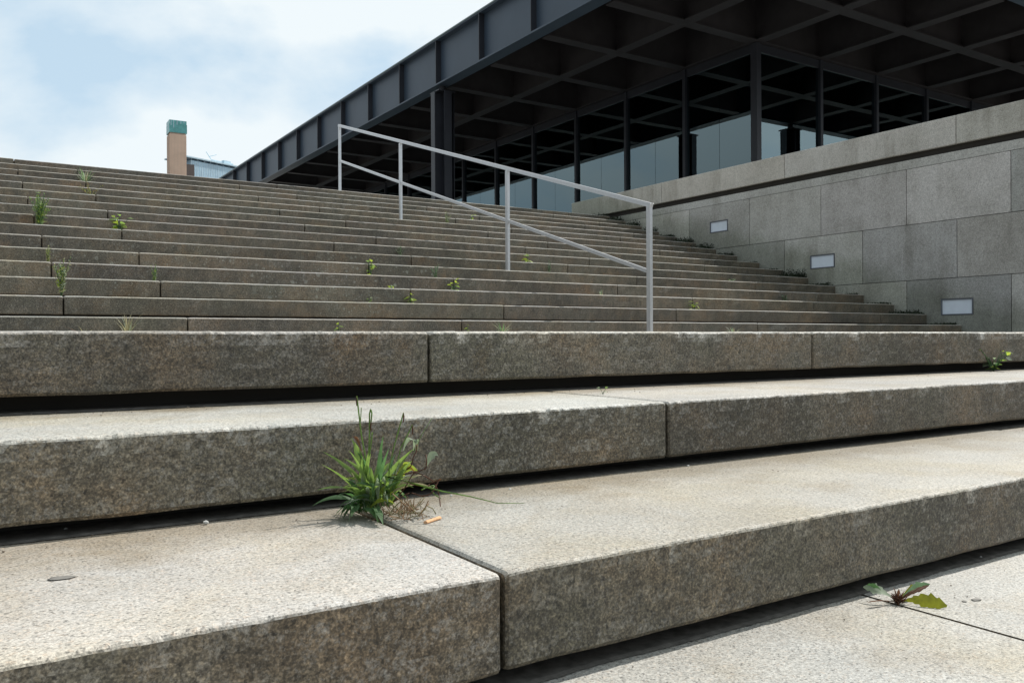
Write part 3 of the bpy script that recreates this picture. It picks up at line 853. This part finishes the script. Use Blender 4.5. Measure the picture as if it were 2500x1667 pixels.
b = NB()
toothed(b, bez(loc2(2200, 1472), loc2(2240, 1455, -.01), loc2(2312, 1479, -.03), 26), .0165, (UP * .95 + FW * .45).normalized(), 0, 6)
toothed(b, bez(loc2(2188, 1466), loc2(2155, 1436, .0), loc2(2108, 1432, .02), 22), .0125, (FW * .7 + UP * .6).normalized(), 1, 6)
toothed(b, bez(loc2(2150, 1440, .005), loc2(2140, 1424, .01), loc2(2112, 1432, .02), 14), .006, (FW * .3 + UP * .9).normalized(), 3, 4)
toothed(b, bez(loc2(2195, 1467), loc2(2235, 1440, .01), loc2(2268, 1428, .02), 18), .0045, (UP * .8 + FW * .5).normalized(), 2, 5)
toothed(b, bez(loc2(2188, 1468), loc2(2150, 1462, -.01), loc2(2118, 1470, -.02), 14), .004, (FW + RG * .1).normalized(), 2, 4)
toothed(b, bez(loc2(2195, 1465), loc2(2225, 1425, .02), loc2(2270, 1425, .05), 22), .0085, (UP * .7 + FW * .7).normalized(), 3, 6)
toothed(b, bez(loc2(2195, 1465), loc2(2220, 1432, 0), loc2(2228, 1428, .01), 14), .0075, (UP * .7 + RG * .5).normalized(), 0, 3)
toothed(b, bez(loc2(2195, 1460), loc2(2192, 1450, 0), loc2(2195, 1437, .0), 10), .0035, RG.copy(), 2, 2)
for tx, ty in ((2181, 1432), (2170, 1452), (2172, 1462), (2176, 1468), (2210, 1440), (2245, 1432), (2262, 1430)): ribbon(b, bez(loc2(2192, 1470), loc2((2192 + tx) / 2, ty + 12, 0), loc2(tx, ty, .01), 6), prof(6, .4, .0016), (RG + rv(.3)).normalized(), .3, 2)
mesh_obj('leaves', b, [LF_T, LF_P, LF_B, LF_D], dan)
b = NB()
for k in range(60):
    a = random.uniform(0, 6.28); e = pd + Vector((math.cos(a), math.sin(a), 0)) * random.uniform(.003, .019) + UP * random.uniform(.002, .018); tube(b, [pd + rv(.003) + UP * .003, e], [.0013, .0006], 0)
mesh_obj('stems', b, [LF_B], dan)

# --- generic weeds


def leafy(bm, base, h, spread, n, lw, mats, lean=0, up=.6):
    for k in range(n):
        a = random.uniform(0, 6.283); rr = random.uniform(.15, 1) * spread
        z = h * random.uniform(.12, 1)
        p = base + Vector((math.cos(a) * rr * z / h, math.sin(a) * rr * z / h, z)) + RG * lean * z
        tube(bm, [base.copy(), base.lerp(p, .6) + UP * h * .08, p], h * .012 + .0003, 1)
        d = (Vector((math.cos(a), math.sin(a), up * random.uniform(-.4, 1))) + rv(.4)).normalized(); L_ = lw * random.uniform(1.5, 2.6)
        ribbon(bm, [p + d * L_ * t / 5 + UP * (-.25 * L_ * (t / 5) ** 2) for t in range(6)], prof(5, .45, lw * random.uniform(.6, 1)), d.cross(UP + rv(.5)).normalized(), .2, random.choice(mats))


def grassy(bm, base, h, spread, n, w, mats):
    for k in range(n):
        a = random.uniform(0, 6.283); rr = spread * random.uniform(.1, 1); hh_ = h * random.uniform(.45, 1)
        tip = base + Vector((math.cos(a) * rr, math.sin(a) * rr, hh_)); b0 = base + rv(.01); b0.z = base.z
        ribbon(bm, bez(b0, b0.lerp(tip, .4) + UP * hh_ * .35, tip, 6), prof(6, .3, w), (Vector((-math.sin(a), math.cos(a), 0)) + rv(.4)).normalized(), .3, random.choice(mats))


def feathery(bm, base, h, spread, n, mats):
    for k in range(n):
        a = random.uniform(0, 6.283); rr = spread * random.uniform(.1, 1); tip = base + Vector((math.cos(a) * rr, math.sin(a) * rr, h * random.uniform(.55, 1)))
        pts = bez(base + rv(.004), base.lerp(tip, .4) + UP * h * .2, tip, 10); tube(bm, pts, h * .006 + .0003, 1, 4)
        for i in range(2, 11):
            for s in range(3):
                d = (rv(1) + UP * .5).normalized(); L_ = h * random.uniform(.05, .14) * (1.2 - i / 14)
                ribbon(bm, [pts[i], pts[i] + d * L_ * .5, pts[i] + d * L_ + UP * L_ * .1], [.0008 + h * .006, h * .011, h * .002], d.orthogonal().normalized(), .2, random.choice(mats))


MATS = [LF_G, LF_D, LF_Y, LF_P, LF_S, LF_B, LF_O, LF_K]
#      px   py  step type h spread n width mats label
WEEDS = [
    (2425, 900, 2, 'leafy', 0.085, 0.11, 30, .011, [2, 3, 3, 1, 0], 'broad leaved sprout with bright tips at the right end of the second step'),
    (1472, 962, 2, 'leafy', .018, .013, 5, .0045, [0, 3], 'tiny green seedling alone on the sunlit second tread'),
    (1352, 946, 2, 'grassy', .055, .008, 3, .0008, [5], 'thin brown dead stalk on the second tread under the near post'),
    (312, 806, 3, 'grassy', 0.1, 0.1, 30, .0035, [4, 3, 4], 'dry straw coloured grass clump on the landing at the left'),
    (210, 806, 3, 'grassy', 0.035, 0.12, 10, .0030, [4, 5], 'low wisps of dry grass left of the straw clump on the landing'),
    (826, 808, 3, 'leafy', 0.045, 0.03, 9, .016, [0, 2, 3], 'small green sprout on the landing above the near block joint'),
    (1141, 809, 3, 'leafy', 0.045, 0.02, 7, .014, [2, 0], 'tiny yellow green sprout on the landing by the fourth step joint'),
    (1228, 809, 3, 'grassy', 0.055, 0.09, 26, .003, [3, 1, 4], 'pale spreading grass tuft on the landing right of the yellow sprout'),
    (1790, 812, 3, 'grassy', 0.05, 0.08, 20, .003, [3, 4, 1], 'faint grass tuft on the landing near the slim post foot'),
    (150, 724, 5, 'feathery', 0.24, 0.07, 16, 0, [4, 2, 3], 'tall yellowish seeding weed with reddish foot at the left of the fifth step'),
    (1002, 738, 5, 'leafy', 0.085, 0.03, 10, .022, [0, 2], 'upright green weed with rounded leaves on the fifth step'),
    (902, 735, 5, 'leafy', 0.03, 0.02, 8, .011, [3, 0], 'tiny pale weed on the fifth step left of the rounded one'),
    (1695, 748, 5, 'leafy', 0.075, 0.035, 12, .024, [2, 2, 0], 'bright yellow green leafy weed right of the near handrail post'),
    (956, 703, 6, 'leafy', 0.03, 0.045, 14, .014, [2, 0], 'low yellow green tuft on the sixth step'),
    (1108, 704, 6, 'leafy', 0.085, 0.04, 12, .022, [0, 2], 'green weed hanging at a block joint below the feathery one'),
    (1468, 690, 6, 'grassy', 0.06, 0.06, 20, .004, [3, 4], 'pale grass sprig just left of the near handrail post'),
    (376, 688, 6, 'feathery', 0.12, 0.03, 8, 0, [2, 0, 1], 'slim bright green weed beside a joint in the sixth step'),
    (1063, 674, 7, 'feathery', 0.12, 0.06, 15, 0, [1, 3], 'grey green feathery weed on the seventh step'),
    (905, 670, 7, 'leafy', 0.12, 0.045, 12, .024, [0, 2], 'bright green broad leaved weed on the seventh step'),
    (118, 638, 7, 'feathery', 0.12, 0.025, 7, 0, [2, 4], 'thin yellowish weed on the far left of the seventh step'),
    (1786, 684, 8, 'leafy', 0.05, 0.06, 14, .012, [3, 3, 0], 'whitish low weed right of the post where shadow begins'),
    (1916, 728, 6, 'leafy', 0.09, 0.06, 16, .013, [3, 1], 'whitish green weed at the shadow edge near the wall'),
    (1340, 640, 8, 'feathery', 0.13, 0.035, 9, 0, [1, 3], 'dim feathery weed under the lower rail'),
    (1288, 615, 9, 'leafy', 0.085, 0.03, 10, .025, [2, 0], 'yellow green leafy weed right of the second handrail post'),
    (96, 552, 10, 'feathery', 0.27, 0.1, 24, 0, [0, 0, 1, 2], 'large feathery bright green weed at the left of the stairs'),
    (292, 560, 10, 'leafy', 0.11, 0.1, 26, .026, [2, 0], 'lime green weed leaning left above a joint at left centre'),
    (978, 612, 9, 'feathery', 0.1, 0.06, 9, 0, [3, 1, 4], 'dim greyish weed left of the second handrail post'),
    (222, 486, 14, 'feathery', 0.12, 0.13, 12, 0, [4, 6, 2], 'dry orange yellow weed under the pale grass high on the left'),
    (208, 443, 16, 'grassy', 0.15, 0.16, 40, .006, [3, 4, 1], 'pale spiky grass tuft high on the left near the skyline'),
    (1090, 528, 14, 'feathery', 0.15, 0.07, 9, 0, [3, 4, 2], 'pale wispy weed behind the lower rail high on the stairs'),
    (1150, 527, 15, 'leafy', 0.07, 0.04, 8, .018, [3, 2], 'tiny pale weed high on the stairs left of the second post'),
]
random.seed(11)
for (px, py, k, ty, h, sp, n, w, ms, lab) in WEEDS:
    Y, Z = STEP[k]
    nxt = STEP[k + 1][0] if k != 3 else 99
    if px == 2425: p = aty(px, 893, 1.875); p.z = Z; h = .10
    elif k in (2,): p = atz(px, py, Z)
    elif k == 3: p = aty(px, py, STEP[4][0] - .05); p.z = Z
    else: p = aty(px, py, Y + random.uniform(.30, .44)); p.z = Z
    if k == 3 and px in (1228, 1790): p = aty(px, py, 4.6); p.z = Z
    p.z -= .001
    if k > 2: h *= 1.15; sp *= 1.1; w *= 1.15
    if k > 2: h += max(0, (Z - CZ) / Y * (p.y - Y))
    # keep the foot on the tread while its root still shows over the nosing
    b = NB()
    if ty == 'leafy': leafy(b, p, h, sp, n, w, ms)
    elif ty == 'grassy': grassy(b, p, h, sp, n, w, ms)
    else: feathery(b, p, h, sp, n, ms)
    o = mesh_obj('weed', b, MATS, None, p); tag(o, lab, 'weed', 'weeds growing from the stair joints')
# dark weeds and moss along the foot of the wall
b = NB(); random.seed(31)
for k in range(4, 20):
    Y, Z = STEP[k]; thick = {4: .0, 5: .35, 6: .05, 7: -.1, 8: .3, 9: 1.0, 10: .05, 11: -.1, 12: .4, 13: .8, 14: .8, 15: .35, 16: .6, 17: .8, 18: .8}.get(k, .5)
    for q in range(int(40 + 190 * thick)):
        p = Vector((XW - min(abs(random.gauss(0, .13)), .5) - .004, Y + random.uniform(.03, .44), Z))
        hh_ = (.018 + .13 * random.random() ** 1.6 * max(thick, .1)) * (1 if XW - p.x < .2 else .4)
        for j in range(7):
            c_ = p + Vector((random.uniform(-.03, .02), random.uniform(-.03, .03), hh_ * random.random())); c_.x = min(c_.x, XW - .012)
            d_ = rv(1).normalized() * random.uniform(.006, .013); d2 = rv(1).normalized() * .008; e_ = c_ + d_ * 1.6
            e_.x = min(e_.x, XW - .003)
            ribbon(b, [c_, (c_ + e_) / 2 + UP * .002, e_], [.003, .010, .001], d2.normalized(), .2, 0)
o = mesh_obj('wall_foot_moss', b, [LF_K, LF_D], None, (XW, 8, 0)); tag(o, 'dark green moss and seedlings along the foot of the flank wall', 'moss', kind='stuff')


# --- pebbles, gum and crumbs


def blob(p, rx, ry, rz, seed, sub_=2, amp=.25):
    bm = NB(); bmesh.ops.create_icosphere(bm, subdivisions=sub_, radius=1)
    for v in bm.verts:
        n_ = noise.noise(v.co * 1.6 + Vector((seed * 3.1, seed, 0))) * amp; v.co *= 1 + n_; v.co.x *= rx; v.co.y *= ry; v.co.z *= rz
    bmesh.ops.translate(bm, verts=bm.verts, vec=p); return bm


for i, (x, y, k, s, lab) in enumerate([(503, 1279, 1, .0052, 'grey white pebble at the shadow edge of the lowest tread'), (161, 1295, 1, .0036, 'tiny pale pebble in the shadow at far left'),
                                     (1680, 1139, 1, .0035, 'tiny pebble in the shadow below the second riser at centre right'), (1245, 1196, 1, .003, 'small light crumb just right of the tall green tuft'),
                                     (1102, 1212, 1, .0033, 'light crumb of grit behind the long stem'), (2395, 1362, 0, .0032, 'tiny pebble in the lowest shadow at the right')]):
    z = STEP[1][1] if k else 0; p = atz(x, y, z) + UP * s * .55
    o = mesh_obj('pebble', blob(p, s, s * .8, s * .7, i, 1, .5), PEB, None, p); tag(o, lab, 'pebble', 'pebbles and grit on the steps')
for i, (x, y, k, rx, ry, lab) in enumerate([(150, 1410, 1, .0165, .0085, 'flat grey gum patch on the lowest tread at far left'), (1967, 1187, 1, .0140, .011, 'flat grey gum spot on the lowest tread at right'),
                                          (2384, 1463, 0, .0105, .0060, 'larger gum spot right of the dandelion'), (2354, 1467, 0, .0042, .004, 'smaller gum spot between the dandelion and the larger spot')]):
    z = STEP[1][1] if k else 0; p = atz(x, y, z) + UP * .0002
    bm = blob(Vector((0, 0, 0)), rx, ry, .0005, i + 20, 2, .35); bmesh.ops.rotate(bm, verts=bm.verts, cent=(0, 0, 0), matrix=Matrix.Rotation(-.15, 3, 'Z')); bmesh.ops.translate(bm, verts=bm.verts, vec=p)
    o = mesh_obj('gum_spot', bm, GUM, None, p, True); tag(o, lab, 'gum', 'flat gum spots')

b = NB(); random.seed(77)
for q in range(420):
    k = random.choice((0, 0, 1, 1, 1, 2, 2)); Yb = STEP[k + 1][0] - abs(random.gauss(0, .09)) + .01; z = STEP[k][1] if k else 0
    r_ = random.uniform(.0006, .0017); p = Vector((random.uniform(-.2, 4.5), Yb, z + r_ * .6))
    m_ = bmesh.ops.create_icosphere(b, subdivisions=1, radius=r_)
    sc_ = Vector((random.uniform(.7, 1.6), random.uniform(.7, 1.3), random.uniform(.5, .9)))
    for v in m_['verts']: v.co = Vector((v.co.x * sc_.x, v.co.y * sc_.y, v.co.z * sc_.z)) * random.uniform(.8, 1.2) + p
o = mesh_obj('grit', b, plain('brown_grit', (.17, .14, .11), .9, 0, .2, .5, 300), None, (1, 1, 0)); tag(o, 'fine brown grit and crumbs scattered at the back of the lower treads', 'grit', kind='stuff')
